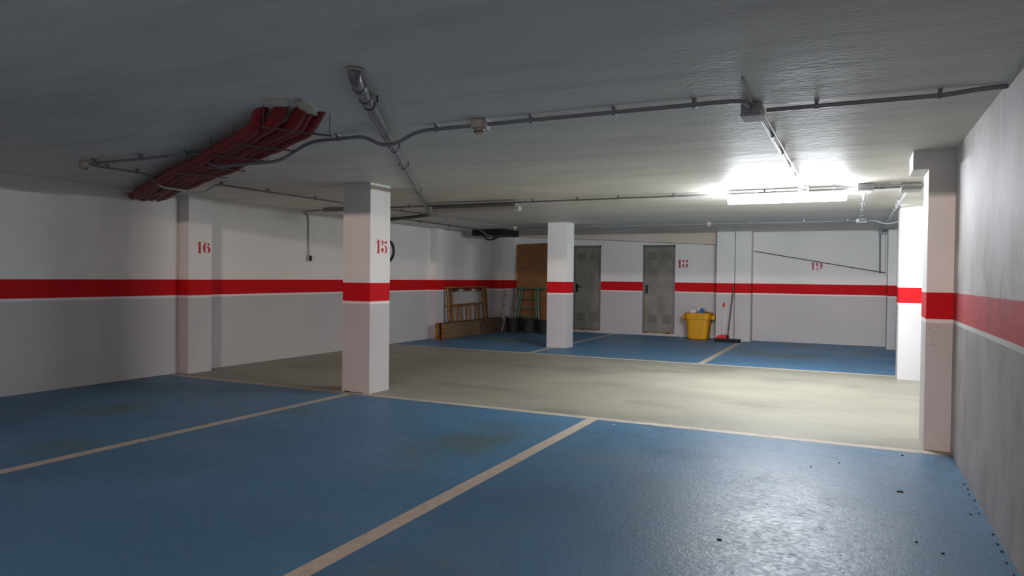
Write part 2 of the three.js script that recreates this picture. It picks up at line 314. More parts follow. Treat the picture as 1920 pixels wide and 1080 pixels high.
// stencilled numbers ------------------------------------------------------------
function shapeFrom(path) {                          // [['M',x,y],['C',...],['L',...]] in crop pixels, y down
  const s = new THREE.Shape();
  for (const c of path) c.length === 2 ? (path.indexOf(c) ? s.lineTo(c[0], -c[1]) : s.moveTo(c[0], -c[1])) : s.bezierCurveTo(c[0], -c[1], c[2], -c[3], c[4], -c[5]);
  return s;
}
const GLYPH = {
  16: [[[285, 265], [365, 265], [360, 700], [378, 770], [250, 770], [275, 700]], [[190, 400], [225, 345], [242, 345], [240, 400]],
    [[560, 275], [480, 330, 450, 430, 450, 540], [450, 650, 490, 740, 560, 775], [540, 700, 540, 600, 540, 540], [540, 430, 545, 340, 575, 300]],
    [[585, 455], [680, 450, 745, 510, 745, 600], [745, 690, 690, 755, 615, 785], [650, 720, 655, 650, 650, 590], [645, 530, 620, 490, 585, 490]],
    [[630, 285], [680, 290, 710, 340, 705, 400], [690, 425, 650, 415, 640, 390], [630, 350, 640, 320, 630, 285]]],
  15: [[[325, 160], [385, 160], [385, 590], [405, 640], [300, 640], [325, 590]], [[270, 285], [290, 215], [302, 225], [288, 280]],
    [[452, 160], [485, 205], [522, 165], [520, 210], [495, 368], [475, 365], [455, 200]],
    [[605, 185], [655, 190, 650, 300, 590, 300], [560, 280, 545, 260, 545, 235], [565, 245, 580, 235, 585, 200]],
    [[500, 455], [540, 460, 545, 540, 515, 555], [490, 570, 500, 600, 532, 640], [480, 625, 450, 570, 445, 510], [450, 470, 470, 450, 500, 455]],
    [[535, 345], [620, 350, 650, 420, 650, 500], [650, 580, 610, 640, 560, 650], [600, 590, 600, 500, 590, 430], [580, 385, 560, 365, 535, 360]]],
  18: [[[325, 330], [430, 330], [430, 765], [515, 768], [515, 785], [430, 790], [325, 790], [250, 785], [250, 768], [325, 765]], [[252, 405], [282, 395], [282, 460], [256, 470]],
    [[690, 328], [600, 330, 550, 370, 550, 415], [550, 460, 590, 500, 665, 507], [655, 460, 660, 380, 690, 328]],
    [[750, 328], [840, 330, 885, 370, 885, 415], [885, 460, 850, 495, 770, 502], [785, 450, 780, 380, 750, 328]],
    [[665, 545], [580, 560, 540, 610, 540, 665], [540, 725, 580, 780, 665, 795], [640, 720, 640, 620, 665, 545]],
    [[765, 545], [860, 555, 892, 610, 892, 665], [892, 725, 855, 780, 765, 793], [795, 720, 795, 620, 765, 545]]],
  19: [[[465, 265], [575, 265], [570, 720], [610, 775], [430, 775], [465, 720]], [[360, 335], [397, 325], [397, 390], [365, 395]],
    [[860, 268], [740, 290, 700, 370, 700, 430], [700, 510, 800, 570, 905, 560], [840, 520, 810, 470, 810, 410], [810, 350, 830, 300, 860, 268]],
    [[950, 278], [1060, 310, 1110, 400, 1105, 500], [1100, 600, 1050, 690, 950, 740], [990, 650, 985, 560, 980, 460], [975, 380, 970, 320, 950, 278]],
    [[800, 640], [830, 670, 820, 740, 840, 770], [860, 790, 900, 790, 930, 775], [860, 815, 770, 800, 745, 740], [735, 690, 750, 640, 800, 640]]],
};
function numberGeo(key, w, h) {                     // in the xy plane, lower left corner at the origin
  const g = mergeGeometries(GLYPH[key].map((p) => new THREE.ExtrudeGeometry(shapeFrom(p), { depth: 1, bevelEnabled: false, curveSegments: 8 })));
  g.computeBoundingBox(); const b = g.boundingBox;
  g.translate(-b.min.x, -b.min.y, 0); g.scale(w / (b.max.x - b.min.x), h / (b.max.y - b.min.y), 0.0015); return g;
}
{ const g = numberGeo('18', 0.225, 0.176); g.translate(-3.495, 1.523, ZB - 0.0003); obj('bay_number', g, M.numberRed, wb).userData.label = 'stencilled red number 18'; }
{ const g = numberGeo('19', 0.225, 0.175); g.translate(-0.79, 1.478, -15.4403); obj('bay_number', g, M.numberFaded, wb).userData.label = 'faded stencilled red number 19'; }

// ---------------------------------------------------------------- columns and pilasters
function column(name, label, x0, x1, z0, z1, group) {
  const t = thing(name, label, 'column', [(x0 + x1) / 2, 0, (z0 + z1) / 2], group);
  banded(t, x0, x1, z0, z1); return t;
}
const c15 = column('column', 'square white column with red band and the stencilled number 15', -5.037, -4.671, -6.475, -6.118);
obj('top_moulding', bx(-4.672, -4.664, H - 0.075, H - 0.045, -6.475, -6.118), M.cream, c15);
{ const g = numberGeo('15', 0.206, 0.15); g.rotateY(Math.PI / 2); g.translate(-4.6713, 1.52, -6.217); obj('bay_number', g, M.numberRed, c15).userData.label = 'stencilled red number 15'; }
obj('chipped_base', [bx(-5.0, -4.93, 0, 0.012, -6.119, -6.112), bx(-4.92, -4.76, 0, 0.007, -6.119, -6.113)], M.mark, c15);
column('column', 'square white column standing in front of the grey metal doors', -5.034, -4.653, -12.17, -11.826);
column('column', 'bright white column at the corner of the bay numbered 19', 0.533, 0.95, -10.84, -10.423);
function pilaster(name, label, x0, x1, z0, z1) { const t = thing(name, label, 'pilaster', [(x0 + x1) / 2, 0, (z0 + z1) / 2]); banded(t, x0, x1, z0, z1); return t; }
const rp = pilaster('pilaster', 'right wall pilaster with dark scuffs and a corbel at the ceiling', 0.5, XR + 0.001, -6.58, -6.17);
obj('corbel', bx(0.395, 0.5, 2.133, H, -6.58, -6.17), M.white, rp);
{ // scratches on its grey front
  const g = [];
  for (const [px_, py_, w, h, a] of [[0.53, 0.925, 0.007, 0.02, 0.7], [0.578, 0.932, 0.02, 0.0035, 0.2], [0.562, 0.897, 0.012, 0.003, 0.25], [0.571, 0.868, 0.004, 0.016, -0.35], [0.582, 0.85, 0.004, 0.02, -0.5], [0.553, 0.826, 0.004, 0.018, 0.6], [0.548, 0.804, 0.026, 0.004, -0.35]]) {
    const q = new THREE.Shape(); q.moveTo(-w / 2, 0); q.quadraticCurveTo(0, h * 0.9, w / 2, h * 0.2); q.quadraticCurveTo(0, -h * 0.4, -w / 2, 0);
    const b = new THREE.ExtrudeGeometry(q, { depth: 0.0008, bevelEnabled: false }); b.rotateZ(a); b.translate(px_, py_, -6.1702); g.push(b);
  }
  for (const m of g) obj('scuff_mark', m, M.mark, rp);
}
const p16 = pilaster('pilaster', 'left wall pilaster carrying the stencilled number 16', XL - 0.001, -7.58, -6.57, -6.212);
{ const g = numberGeo('16', 0.222, 0.15); g.rotateY(Math.PI / 2); g.translate(-7.5803, 1.536, -6.328); obj('bay_number', g, M.numberRed, p16).userData.label = 'stencilled red number 16'; }
pilaster('pilaster', 'left wall pilaster beside the yellow scaffold frames', XL - 0.001, -7.6, -12.42, -12.12);
pilaster('pilaster', 'corner pilaster where the left wall meets the door wall', XL - 0.001, -7.46, ZB - 0.001, -14.78);
pilaster('pilaster', 'pilaster behind the red dustpan, beside the yellow bin', -2.585, -2.222, ZB, -15.12);
pilaster('pilaster', 'pilaster between the leaning broom and the number 19', -2.208, -1.892, -15.441, -15.12);
pilaster('pilaster', 'short corner pilaster beyond the number 19 under the wall conduit', 0.575, 0.721, -15.441, -14.85);

// ---------------------------------------------------------------- doors
function louvreDoor(n, a, b, handleFrom) {
  const t = structure('door_' + n, [(a + b) / 2, 0, ZB]);
  const z = ZB - 0.03;
  obj('frame', [bx(a, a + 0.035, DB, DT, ZB - 0.09, ZB + 0.008), bx(b - 0.035, b, DB, DT, ZB - 0.09, ZB + 0.008), bx(a, b, DT - 0.035, DT, ZB - 0.09, ZB + 0.008)], M.doorFrame, t);
  obj('leaf', bx(a + 0.038, b - 0.038, DB + 0.03, DT - 0.04, z - 0.04, z), M.doorMetal, t);
  obj('threshold', bx(a, b, DB, DB + 0.028, ZB - 0.09, ZB + 0.004), M.rustLine, t);
  const W = b - a;
  for (const fx of [0.14, 0.6]) for (const y of [0.27, 1.68]) for (let i = 0; i < 6; i++) {
    const g = new RoundedBoxGeometry(W * 0.29, 0.022, 0.012, 1, 0.004); g.rotateX(0.75); g.translate(a + W * (fx + 0.14), y + 0.016 + i * 0.033, z + 0.004);
    obj('louvre_slat', g, M.doorMetal, t);
  }
  const hx = a + 0.085;
  const hd = obj('handle_plate', bx(hx - 0.025, hx + 0.025, 0.94, 1.13, z, z + 0.012, 0.004), M.black, t);
  obj('lever', [rod([hx, 1.07, z + 0.01], [hx, 1.07, z + 0.055], 0.011), rod([hx, 1.07, z + 0.05], [hx + handleFrom, 1.065, z + 0.05], 0.01)], M.black, hd);
  return t;
}
louvreDoor(1, D1[0], D1[1], 0.12); louvreDoor(2, D2[0], D2[1], 0.02);

// ---------------------------------------------------------------- lamps
function fixture(name, label, x0, x1, z, yTop, yBot, diffuserMat, grp) {
  const t = thing(name, label, 'lamp', [(x0 + x1) / 2, yTop, z], grp);
  const L = x1 - x0, hh = yTop - yBot;
  obj('housing', bx(x0 + 0.02, x1 - 0.02, yTop - hh * 0.35, yTop, z - 0.05, z + 0.05, 0.01), M.lampBase, t);
  // diffuser: half-round trough
  const s = new THREE.Shape(); const w = 0.062, y0 = yTop - hh * 0.3;
  s.moveTo(-w, 0); s.lineTo(-w, -hh * 0.35); s.bezierCurveTo(-w, -hh * 0.62, -w * 0.6, -hh * 0.7, 0, -hh * 0.7); s.bezierCurveTo(w * 0.6, -hh * 0.7, w, -hh * 0.62, w, -hh * 0.35); s.lineTo(w, 0);
  const g = new THREE.ExtrudeGeometry(s, { depth: L - 0.03, bevelEnabled: true, bevelSize: 0.006, bevelThickness: 0.012, bevelSegments: 2, curveSegments: 10 });
  g.rotateY(Math.PI / 2); g.translate(x0 + 0.015, y0, z);
  obj('diffuser', g, diffuserMat, t);
  return t;
}
const LX0 = -1.28, LX1 = -0.075, LZ = -8.15, LT = H - 0.045, LB = 2.122;
fixture('fluorescent_lamp', 'lit fluorescent lamp glowing white on the ceiling', LX0, LX1, LZ, LT, LB, M.glow);
const LC = (LX0 + LX1) / 2;
panel(LAMP_COLOR, LIGHT_MAIN, 1.14, 0.11, [LC, LB - 0.012, LZ], [LC, 0, LZ]);
panel(LAMP_COLOR, LIGHT_SIDE * 0.92, 1.14, 0.08, [LC, LB + 0.045, LZ + 0.085], [LC, LB + 0.045 - 0.5, LZ + 1]);
panel(LAMP_COLOR, LIGHT_SIDE * 1.9, 1.14, 0.08, [LC, LB + 0.045, LZ - 0.085], [LC, LB + 0.045 - 0.25, LZ - 1]);
panel(LAMP_COLOR, LIGHT_SIDE, 0.11, 0.08, [LX0 - 0.015, LB + 0.045, LZ], [-20, LB + 0.045, LZ]);
panel(LAMP_COLOR, LIGHT_SIDE, 0.11, 0.08, [LX1 + 0.015, LB + 0.045, LZ], [20, LB + 0.045, LZ]);
const off = fixture('fluorescent_lamp', 'unlit grey fluorescent lamp on the ceiling beside the drain pipe elbow', -5.18, -3.9, -8.2, H - 0.045, 2.13, M.lampOff);
obj('end_cap', bx(-3.9, -3.885, 2.135, 2.2, -8.255, -8.145, 0.005), M.lampBase, off);
obj('reflector', bx(-5.16, -3.94, 2.19, 2.222, -8.128, -8.12), M.pvc, off);
// lamp in the higher room behind the camera
const RZ = 7.5, RY = 2.77, RX = 0;
fixture('fluorescent_lamp', 'fluorescent lamp in the higher hall behind the garage opening', RX - 0.6, RX + 0.6, RZ, RY + 0.09, RY - 0.05, M.glowRear);
panel(REAR_COLOR, LIGHT_REAR * 0.03, 1.14, 0.11, [RX, RY - 0.062, RZ], [RX, 0, RZ]);
panel(REAR_COLOR, LIGHT_REAR, 1.14, 0.08, [RX, RY, RZ - 0.08], [RX, RY, -20]);
// lamp of the aisle beyond the right pilaster, set across the aisle
{
  const x = 3.6, z = -8.4, t = thing('fluorescent_lamp', 'fluorescent lamp in the aisle beyond the right pilaster', 'lamp', [x, LT, z]);
  obj('housing', bx(x - 0.05, x + 0.05, LT - 0.04, LT, z - 0.58, z + 0.58, 0.01), M.lampBase, t);
  obj('diffuser', bx(x - 0.062, x + 0.062, LB, LT - 0.035, z - 0.59, z + 0.59, 0.03), M.glow, t);
  panel(LAMP_COLOR, LIGHT_AISLE * 0.1, 1.14, 0.11, [x, LB - 0.012, z], [x + 0.001, 0, z]).rotation.z += Math.PI / 2;
  panel(LAMP_COLOR, LIGHT_AISLE, 1.14, 0.08, [x - 0.08, LB + 0.045, z], [-20, LB + 0.045, z]);
}

// ---------------------------------------------------------------- conduits, boxes, detectors
const CY = H - 0.033, CR = 0.0125;
function conduit(label, pts, clips = [], r = CR, mat = M.conduit, bend = 0.07, name = 'electrical_conduit', group) {
  const P = rounded(pts, bend);
  const t = thing(name, label, 'conduit', pts[0], group);
  obj('tube', sweep(P, r, 10), mat, t);
  for (const [x, y, z, ax] of clips) {               // saddle clip up to the ceiling
    const c = V(x, y, z), d = ax === 'x' ? V(0.011, 0, 0) : V(0, 0, 0.011);
    const g = [sweep([c.clone().sub(d), c.clone().add(d)], r * 1.3, 10)];
    g.push(ax === 'x' ? bx(x - 0.009, x + 0.009, y, H, z - 0.007, z + 0.007) : bx(x - 0.007, x + 0.007, y, H, z - 0.009, z + 0.009));
    g.push(ax === 'x' ? bx(x - 0.011, x + 0.011, H - 0.012, H, z - r * 1.9, z + r * 1.9) : bx(x - r * 1.9, x + r * 1.9, H - 0.012, H, z - 0.011, z + 0.011));
    obj('clip', g, mat, t);
  }
  return t;
}
const xs = (a, z) => a.map((x) => [x, CY, z, 'x']), zs = (x, a) => a.map((z) => [x, CY, z, 'z']);
const BD = H - 0.155;                                // how low the conduits dip under the red tubes
conduit('long grey conduit from the red tubes past the smoke detector to the junction box', [[-6.14, CY, -3.99], [-4.72, CY, -3.97], [-4.55, BD, -3.96], [-3.85, BD, -3.95], [-3.55, CY, -3.94], [-3.06, CY, -3.94], [-2.93, H - 0.105, -3.94], [-2.8, H - 0.105, -3.94], [-2.62, CY, -3.93], [-0.66, CY, -3.94], [-0.55, CY, -3.96], [-0.535, CY - 0.01, -4.13]],
  [...xs([-6.0, -5.4, -4.85, -3.3, -2.48, -1.8, -1.27, -0.81], -3.945)], CR, M.conduit, 0.1);
conduit('grey conduit from the junction box to the top of the right wall', [[-0.46, CY, -4.23], [0.42, CY, -4.24], [0.56, H - 0.018, -4.24], [XR, H - 0.016, -4.24]], xs([-0.2, 0.385], -4.24), CR, M.conduit, 0.1);
conduit('grey conduit running lengthwise along the ceiling under the red tubes beside the left wall', [[-6.19, CY, -4.05], [-6.2, CY, -4.62], [-6.2, BD + 0.01, -4.74], [-6.2, BD + 0.01, -5.28], [-6.2, CY, -5.42], [-6.15, CY, -7.5], [-6.05, CY, -9.05], [-6.05, CY, -12.35]],
  zs(-6.2, [-4.2, -4.5, -5.5, -6.17]).concat(zs(-6.17, [-6.95]), zs(-6.07, [-8.7]), zs(-6.05, [-9.6, -10.4, -11.3])), 0.011, M.conduit, 0.08);
conduit('thin grey conduit crossing the ceiling over both fluorescent lamps to the wall switch', [[0.95, CY, -8.2], [-7.3, CY, -8.2], [-7.6, CY, -8.3], [XL + 0.014, CY - 0.02, -8.56], [XL + 0.014, 1.58, -8.566]],
  xs([-6.35, -5.6, -3.7, -3.1, -2.57, -1.9, -0.9, 0.25], -8.2), 0.011, M.conduit, 0.1);
conduit('thin conduit doubled beside the lit lamp toward the pair of boxes', [[-0.46, CY + 0.003, -8.06], [0.95, CY + 0.003, -8.06]], xs([-0.2, 0.3], -8.06), 0.01, M.conduitLight);
conduit('conduit from the junction box to the lit lamp', [[-0.515, CY, -4.3], [-0.5, CY, -7.98]], zs(-0.505, [-5.0, -5.7, -6.4, -7.1]), 0.0105, M.conduitLight);
conduit('second thin conduit beside the one feeding the lit lamp', [[-0.487, CY + 0.004, -4.3], [-0.474, CY + 0.004, -7.98]], [], 0.008, M.conduitLight);
conduit('thin conduit along the far ceiling above the doors', [[-6.05, CY, -12.5], [0.06, CY, -12.6]], xs([-5.2, -4.4, -3.5, -2.9, -1.6, -0.75, -0.1], -12.55), 0.009, M.conduit);
conduit('thin conduit dipping behind the bright column near the bay numbered 19', [[0.1, CY, -12.62], [0.3, CY, -12.62], [0.42, CY - 0.05, -12.62], [0.54, CY - 0.05, -12.62], [0.66, CY, -12.62], [0.72, CY, -12.62]], [], 0.011, M.conduitLight);
conduit('conduit with wide clips from the square box toward the far ceiling', [[0.1, CY, -8.12], [0.08, CY, -12.55]], zs(0.09, [-9.2, -10.1, -11.0, -11.9]), 0.012, M.conduitLight);
conduit('ribbed conduit from the flat box toward the top of the far wall', [[0.5, CY, -8.36], [0.49, CY, -12.1], [0.47, CY, -12.5], [0.47, CY, -15.35]], zs(0.49, [-9.9, -10.4, -11.0, -11.6, -12.1]), 0.014, M.conduitLight);
conduit('vertical conduit on the far wall beside the corner pilaster', [[0.45, H - 0.08, -15.425], [0.46, 1.45, -15.425]], [], 0.011, M.pvcDark);
conduit('very thin vertical wire beside the vertical wall conduit', [[0.548, H - 0.08, -15.436], [0.553, 1.44, -15.436]], [], 0.004, M.conduit);
const slope = conduit('thin dark pipe sloping across the far wall above the number 19', [[-1.892, 1.875, -15.428], [0.556, 1.436, -15.428]], [], 0.009, M.pvcDark);
obj('tee_fitting', bx(0.445, 0.478, 1.43, 1.475, -15.44, -15.405, 0.006), M.pvcDark, slope);
conduit('black cable run along the ceiling edge of the left wall to the black unit', [[-7.0, H - 0.02, -9.75], [-7.02, H - 0.02, -12.9], [-6.95, H - 0.12, -13.03], [-6.8, H - 0.16, -13.04]], zs(-7.0, [-10.6, -11.6]), 0.012, M.conduit, 0.12, 'black_cable');
conduit('thin wire hanging off the ceiling above the round-cornered junction box', [[-0.508, H - 0.006, -3.6], [-0.52, H - 0.03, -4.15]], [], 0.005, M.conduit, 0.05, 'loose_wire');

function jbox(label, x0, x1, z0, z1, h, r, mat = M.boxGrey, name = 'junction_box') {
  const t = thing(name, label, 'junction box', [(x0 + x1) / 2, H - h, (z0 + z1) / 2]);
  obj('body', bx(x0, x1, H - h * 0.8, H, z0, z1, r), mat, t);
  obj('lid', bx(x0 - 0.002, x1 + 0.002, H - h, H - h * 0.78, z0 - 0.002, z1 + 0.002, r * 0.6), mat, t);
  return t;
}
jbox('round-cornered grey junction box where the long conduits meet', -0.588, -0.478, -4.29, -4.12, 0.08, 0.012);
jbox('small pale junction box against the lit lamp', -0.54, -0.44, -8.09, -7.99, 0.06, 0.012, M.conduitLight);
jbox('square grey junction box beside the lit lamp', 0.02, 0.17, -8.24, -8.0, 0.075, 0.012);
jbox('flat grey junction box nearest the right pilaster', 0.42, 0.6, -8.36, -8.1, 0.075, 0.006);
jbox('pale junction box on the far conduit near the number 19', 0.02, 0.18, -12.72, -12.58, 0.06, 0.006, M.conduitLight);
jbox('grey junction box at the top of the far wall over the vertical conduit', 0.42, 0.58, -15.44, -15.33, 0.09, 0.006);
jbox('flat grey coupling box on the thin conduit beside the left wall', -7.1, -6.72, -8.235, -8.165, 0.06, 0.008, M.conduit, 'coupling_box');
{ // switch at the end of the wall conduit
  const t = thing('wall_switch', 'small grey switch box with black face on the left wall', 'switch', [XL, 1.54, -8.566]);
  obj('body', bx(XL, XL + 0.05, 1.49, 1.585, -8.61, -8.525, 0.006), M.boxGrey, t);
  obj('face', bx(XL + 0.05, XL + 0.056, 1.5, 1.575, -8.602, -8.54, 0.002), M.black, t);
}
function detector(label, x, z, big, yTop = H) {
  const t = thing('smoke_detector', label, 'smoke detector', [x, yTop, z], 'smoke detectors on the ceiling');
  const s = big;
  obj('base', lathe([[0, 0], [0.055 * s, 0], [0.057 * s, -0.01 * s], [0.057 * s, -0.052 * s], [0.05 * s, -0.06 * s], [0, -0.06 * s]], x, yTop, z), M.detector, t);
  const head = obj('sensor_head', lathe([[0, -0.058 * s], [0.04 * s, -0.06 * s], [0.036 * s, -0.07 * s], [0.03 * s, -0.072 * s], [0.03 * s, -0.088 * s], [0.026 * s, -0.097 * s], [0, -0.1 * s]], x, yTop, z), M.detector, t);
  const g = []; for (let i = 0; i < 10; i++) { const a = i / 10 * Math.PI * 2, b = new THREE.BoxGeometry(0.011 * s, 0.011 * s, 0.004 * s); b.translate(0, 0, 0.031 * s); b.rotateY(a); b.translate(x, yTop - 0.08 * s, z); g.push(b); }
  for (const b of g) obj('sensor_slot', b, M.black, head);
  return t;
}
const det = detector('smoke detector on a pale box along the long ceiling conduit', -2.155, -3.93, 0.95);
obj('mounting_bracket', bx(-2.105, -2.09, H - 0.07, H, -3.955, -3.905), M.conduitLight, det);
detector('dim smoke detector where the two conduits meet near the red tubes', -6.25, -4.02, 0.8);
detector('small smoke detector at the far end of the lengthwise conduit', -6.03, -12.5, 0.8);
detector('small pale smoke detector on the far conduit above the number 18', -2.3, -12.6, 0.8);

// drain pipe
{
  const t = thing('drain_pipe', 'grey plastic drain pipe running diagonally under the ceiling', 'pipe', [-2.2, H, -2.75]);
  const a = [-2.19, -2.74], b = [-5.92, -9.27], k = (s) => [a[0] + (b[0] - a[0]) * s, a[1] + (b[1] - a[1]) * s], y = H - 0.048;
  const s1 = k(0.2);
  obj('sleeve', sweep(rounded([[a[0] + 0.01, H, a[1] + 0.02], [a[0], y, a[1]], [s1[0], y, s1[1]]], 0.06), 0.031, 16), M.pvc, t);
  for (const s of [0.015, 0.045]) { const p = k(s), q = k(s + 0.012); obj('coupling', rod([p[0], y, p[1]], [q[0], y, q[1]], 0.036, 16), M.pvc, t); }
  obj('ceiling_collar', lathe([[0, 0], [0.044, 0], [0.04, -0.012], [0, -0.014]], a[0] + 0.01, H, a[1] + 0.02), M.plaster, t);
  obj('pipe', sweep(rounded([[s1[0], y, s1[1]], [b[0], y, b[1]]]), 0.021, 14), M.pvc, t);
  obj('branch', sweep(rounded([[b[0], y, b[1]], [-7.757, y - 0.02, -9.98]]), 0.026, 14), M.pvcDark, t);
  obj('elbow', sweep(rounded([[k(0.985)[0], y, k(0.985)[1]], [b[0], y, b[1]], [b[0] - 0.1, y, b[1] - 0.04]], 0.05), 0.03, 14), M.pvc, t);
  for (const s of [0.065, 0.25, 0.36, 0.6, 0.85]) {
    const p = k(s), r = s < 0.2 ? 0.033 : 0.023;
    obj('pipe_bracket', [rod([p[0] + 0.003, y, p[1] + 0.006], [p[0] - 0.005, y, p[1] - 0.009], r + 0.003, 14), rod([p[0] + r + 0.012, y + 0.01, p[1] - 0.015], [p[0] + r + 0.012, H, p[1] - 0.015], 0.005, 6), rod([p[0] - r - 0.012, y + 0.01, p[1] + 0.02], [p[0] - r - 0.012, H, p[1] + 0.02], 0.005, 6)], M.pvcDark, t);
  }
}
// red corrugated tubes
{
  const c0 = [-2.92, -3.19], L = 5.46, d = [-0.886, -0.464], n = [0.464, -0.886];
  const where = ['outermost toward the camera', 'second from the camera side', 'the middle one', 'second from the far side', 'outermost on the far side'];
  for (let k = 0; k < 5; k++) {
    const o = -0.155 + k * 0.077, ph = rr(0, 6), s0 = [0.2, 0.04, 0.0, 0.05, 0.09][k], pts = [], N = 820;
    for (let i = 0; i <= N; i++) {
      const s = s0 + (L - s0) * i / N, sway = 0.012 * Math.sin(s * 1.7 + ph) + 0.006 * Math.sin(s * 4.1 + ph * 2);
      const sag = 0.014 * Math.sin(s * 4.6 + ph) * sm(s, 0.5, 1);
      const y = H + 0.045 - 0.128 * sm(s - s0, -0.05, 0.3) - Math.max(0, sag) + (k % 2) * 0.006;
      pts.push(V(c0[0] + d[0] * s + n[0] * (o + sway), y, c0[1] + d[1] * s + n[1] * (o + sway)));
    }
    const g = sweep(pts, (i) => 0.0395 + 0.0012 * (i % 4 < 2 ? 1 : -1), 14);
    tag(obj('corrugated_tube', g, M.tubeRed), 'red corrugated tube under the ceiling, ' + where[k] + ' of the bundle', 'tube', 'bundle of red corrugated tubes');
  }
  const hw = ['where the red tubes enter the ceiling', 'second from where the red tubes enter the ceiling', 'third from where the red tubes enter the ceiling', 'fourth from where the red tubes enter the ceiling', 'fifth from where the red tubes enter the ceiling'];
  [[-3.03, -3.25], [-3.62, -3.57], [-4.13, -3.83], [-4.71, -4.14], [-5.17, -4.38]].forEach(([x, z], i) => {
    const w = 0.215, y = H - 0.134, A = [x - n[0] * w, y, z - n[1] * w], B = [x + n[0] * w, y, z + n[1] * w];
    const t = thing('tube_hanger', 'thin steel hanger ' + hw[i], 'hanger', [x, y, z], 'hangers under the red tubes');
    obj('crossbar', rod(A, B, 0.0055, 8), M.hanger, t);
    const m = [A[0] + n[0] * 0.012, A[2] + n[1] * 0.012], q = [B[0] - n[0] * 0.012, B[2] - n[1] * 0.012];
    obj('drop_wire', rod([m[0], y, m[1]], [m[0], H, m[1]], 0.0022, 6), M.hanger, t);
    obj('drop_wire', rod([q[0], y, q[1]], [q[0], H, q[1]], 0.0022, 6), M.hanger, t);
  });
  // plaster round the tubes where they go through the ceiling
  const lump = (x, z, a, b, turn) => { const g = new THREE.SphereGeometry(1, 20, 10), p = g.attributes.position; for (let i = 0; i < p.count; i++) { const f = 1 + 0.7 * (vnoise(p.getX(i) * 0.5 + 0.5, p.getZ(i) * 0.5 + 0.5, 7, 7, 5) - 0.5); p.setXYZ(i, p.getX(i) * a * f, p.getY(i) * 0.02, p.getZ(i) * b * f); } g.computeVertexNormals(); g.rotateY(turn); g.translate(x, H - 0.003, z); return g; };
  tag(obj('plaster_patch', [lump(-3.0, -3.05, 0.075, 0.085, 0.3), lump(-2.93, -3.22, 0.05, 0.2, 0.48)], M.plaster), 'rough pale plaster patch where the red tubes enter the ceiling', 'plaster');
}
// black unit in the far corner
{
  const t = thing('ceiling_unit', 'black box unit fixed to the ceiling in the far left corner', 'ceiling unit', [-6.95, H - 0.13, -13.45]);
  obj('casing', bx(-7.3, -6.58, H - 0.13, H, -13.85, -13.05, 0.006), M.black, t);
  obj('seam', bx(-7.31, -6.57, H - 0.075, H - 0.07, -13.86, -13.04), M.blackMatte, t);
  const pts = []; for (let i = 0; i <= 24; i++) { const a = Math.PI * i / 24; pts.push(V(-6.86 + 0.17 * Math.cos(a), H - 0.12 - 0.1 * Math.sin(a), -13.1)); }
  obj('cable_loop', sweep(pts, 0.011, 8), M.black, t);
  const p2 = []; for (let i = 0; i <= 24; i++) { const a = Math.PI * i / 24; p2.push(V(-6.93 + 0.13 * Math.cos(a), H - 0.12 - 0.1 * Math.sin(a), -13.15)); }
  obj('cable_loop', sweep(p2, 0.014, 8), M.black, t);
}
// black hose coil behind column 15
{
  const t = thing('hose_coil', 'coiled black hose hung on the far side of the column numbered 15', 'hose', [-4.795, 1.55, -6.53]);
  const pts = []; for (let i = 0; i <= 60; i++) { const a = -1.2 + i / 40 * Math.PI * 2; pts.push(V(-4.803 + 0.15 * Math.cos(a), 1.552 + 0.15 * Math.sin(a), -6.5 - 0.0007 * i)); }
  obj('hose', sweep(pts, 0.009, 8), M.black, t);
  obj('hook', [rod([-4.795, 1.68, -6.475], [-4.795, 1.68, -6.6], 0.007, 8), rod([-4.795, 1.68, -6.6], [-4.795, 1.73, -6.61], 0.007, 8)], M.steel, t);
}

// ---------------------------------------------------------------- things at the far walls
// scaffold frames leaning on the left wall
function scaffoldFrame(label, dx, dz) {
  const lean = 0.08;                                 // top leans to the wall
  const X = (y) => -7.565 + dx - lean * y / 1.05;
  const t = thing('leaning_scaffolding', label, 'scaffold frame', [-7.565 + dx, 0, -13.35 + dz], 'scaffold frames against the left wall');
  const za = -12.62 + dz, zb = -14.17 + dz, p = (y, z) => [X(y), y, z];
  obj('upright', rod(p(0, za), p(1.04, za), 0.028), M.ochre, t);
  obj('upright', rod(p(0, zb), p(1.04, zb), 0.028), M.ochre, t);
  obj('top_rail', rod(p(1.04, za + 0.16), p(1.04, zb - 0.1), 0.02), M.ochre, t);
  obj('middle_rail', rod(p(0.66, za), p(0.68, zb), 0.018), M.ochre, t);
  obj('bottom_rail', rod(p(0.12, za), p(0.12, zb), 0.018), M.ochre, t);
  for (const z of [-12.95, -13.36, -13.76]) obj('baluster', rod(p(0.12, z + dz), p(0.67, z + dz), 0.021), M.ochre, t);
  for (const z of [-12.85, -13.42, -13.98]) obj('coupler', [bx(X(1) - 0.025, X(1) + 0.025, 0.955, 1.005, z + dz - 0.05, z + dz + 0.05, 0.01), rod([X(1), 0.98, z + dz - 0.07], [X(1), 0.94, z + dz - 0.07], 0.009, 6)], M.deckPlain, t);
}
scaffoldFrame('yellow tubular scaffold frame, front one of the pair leaning on the left wall', 0, 0);
scaffoldFrame('yellow tubular scaffold frame, rear one of the pair closest to the left wall', -0.06, -0.27);
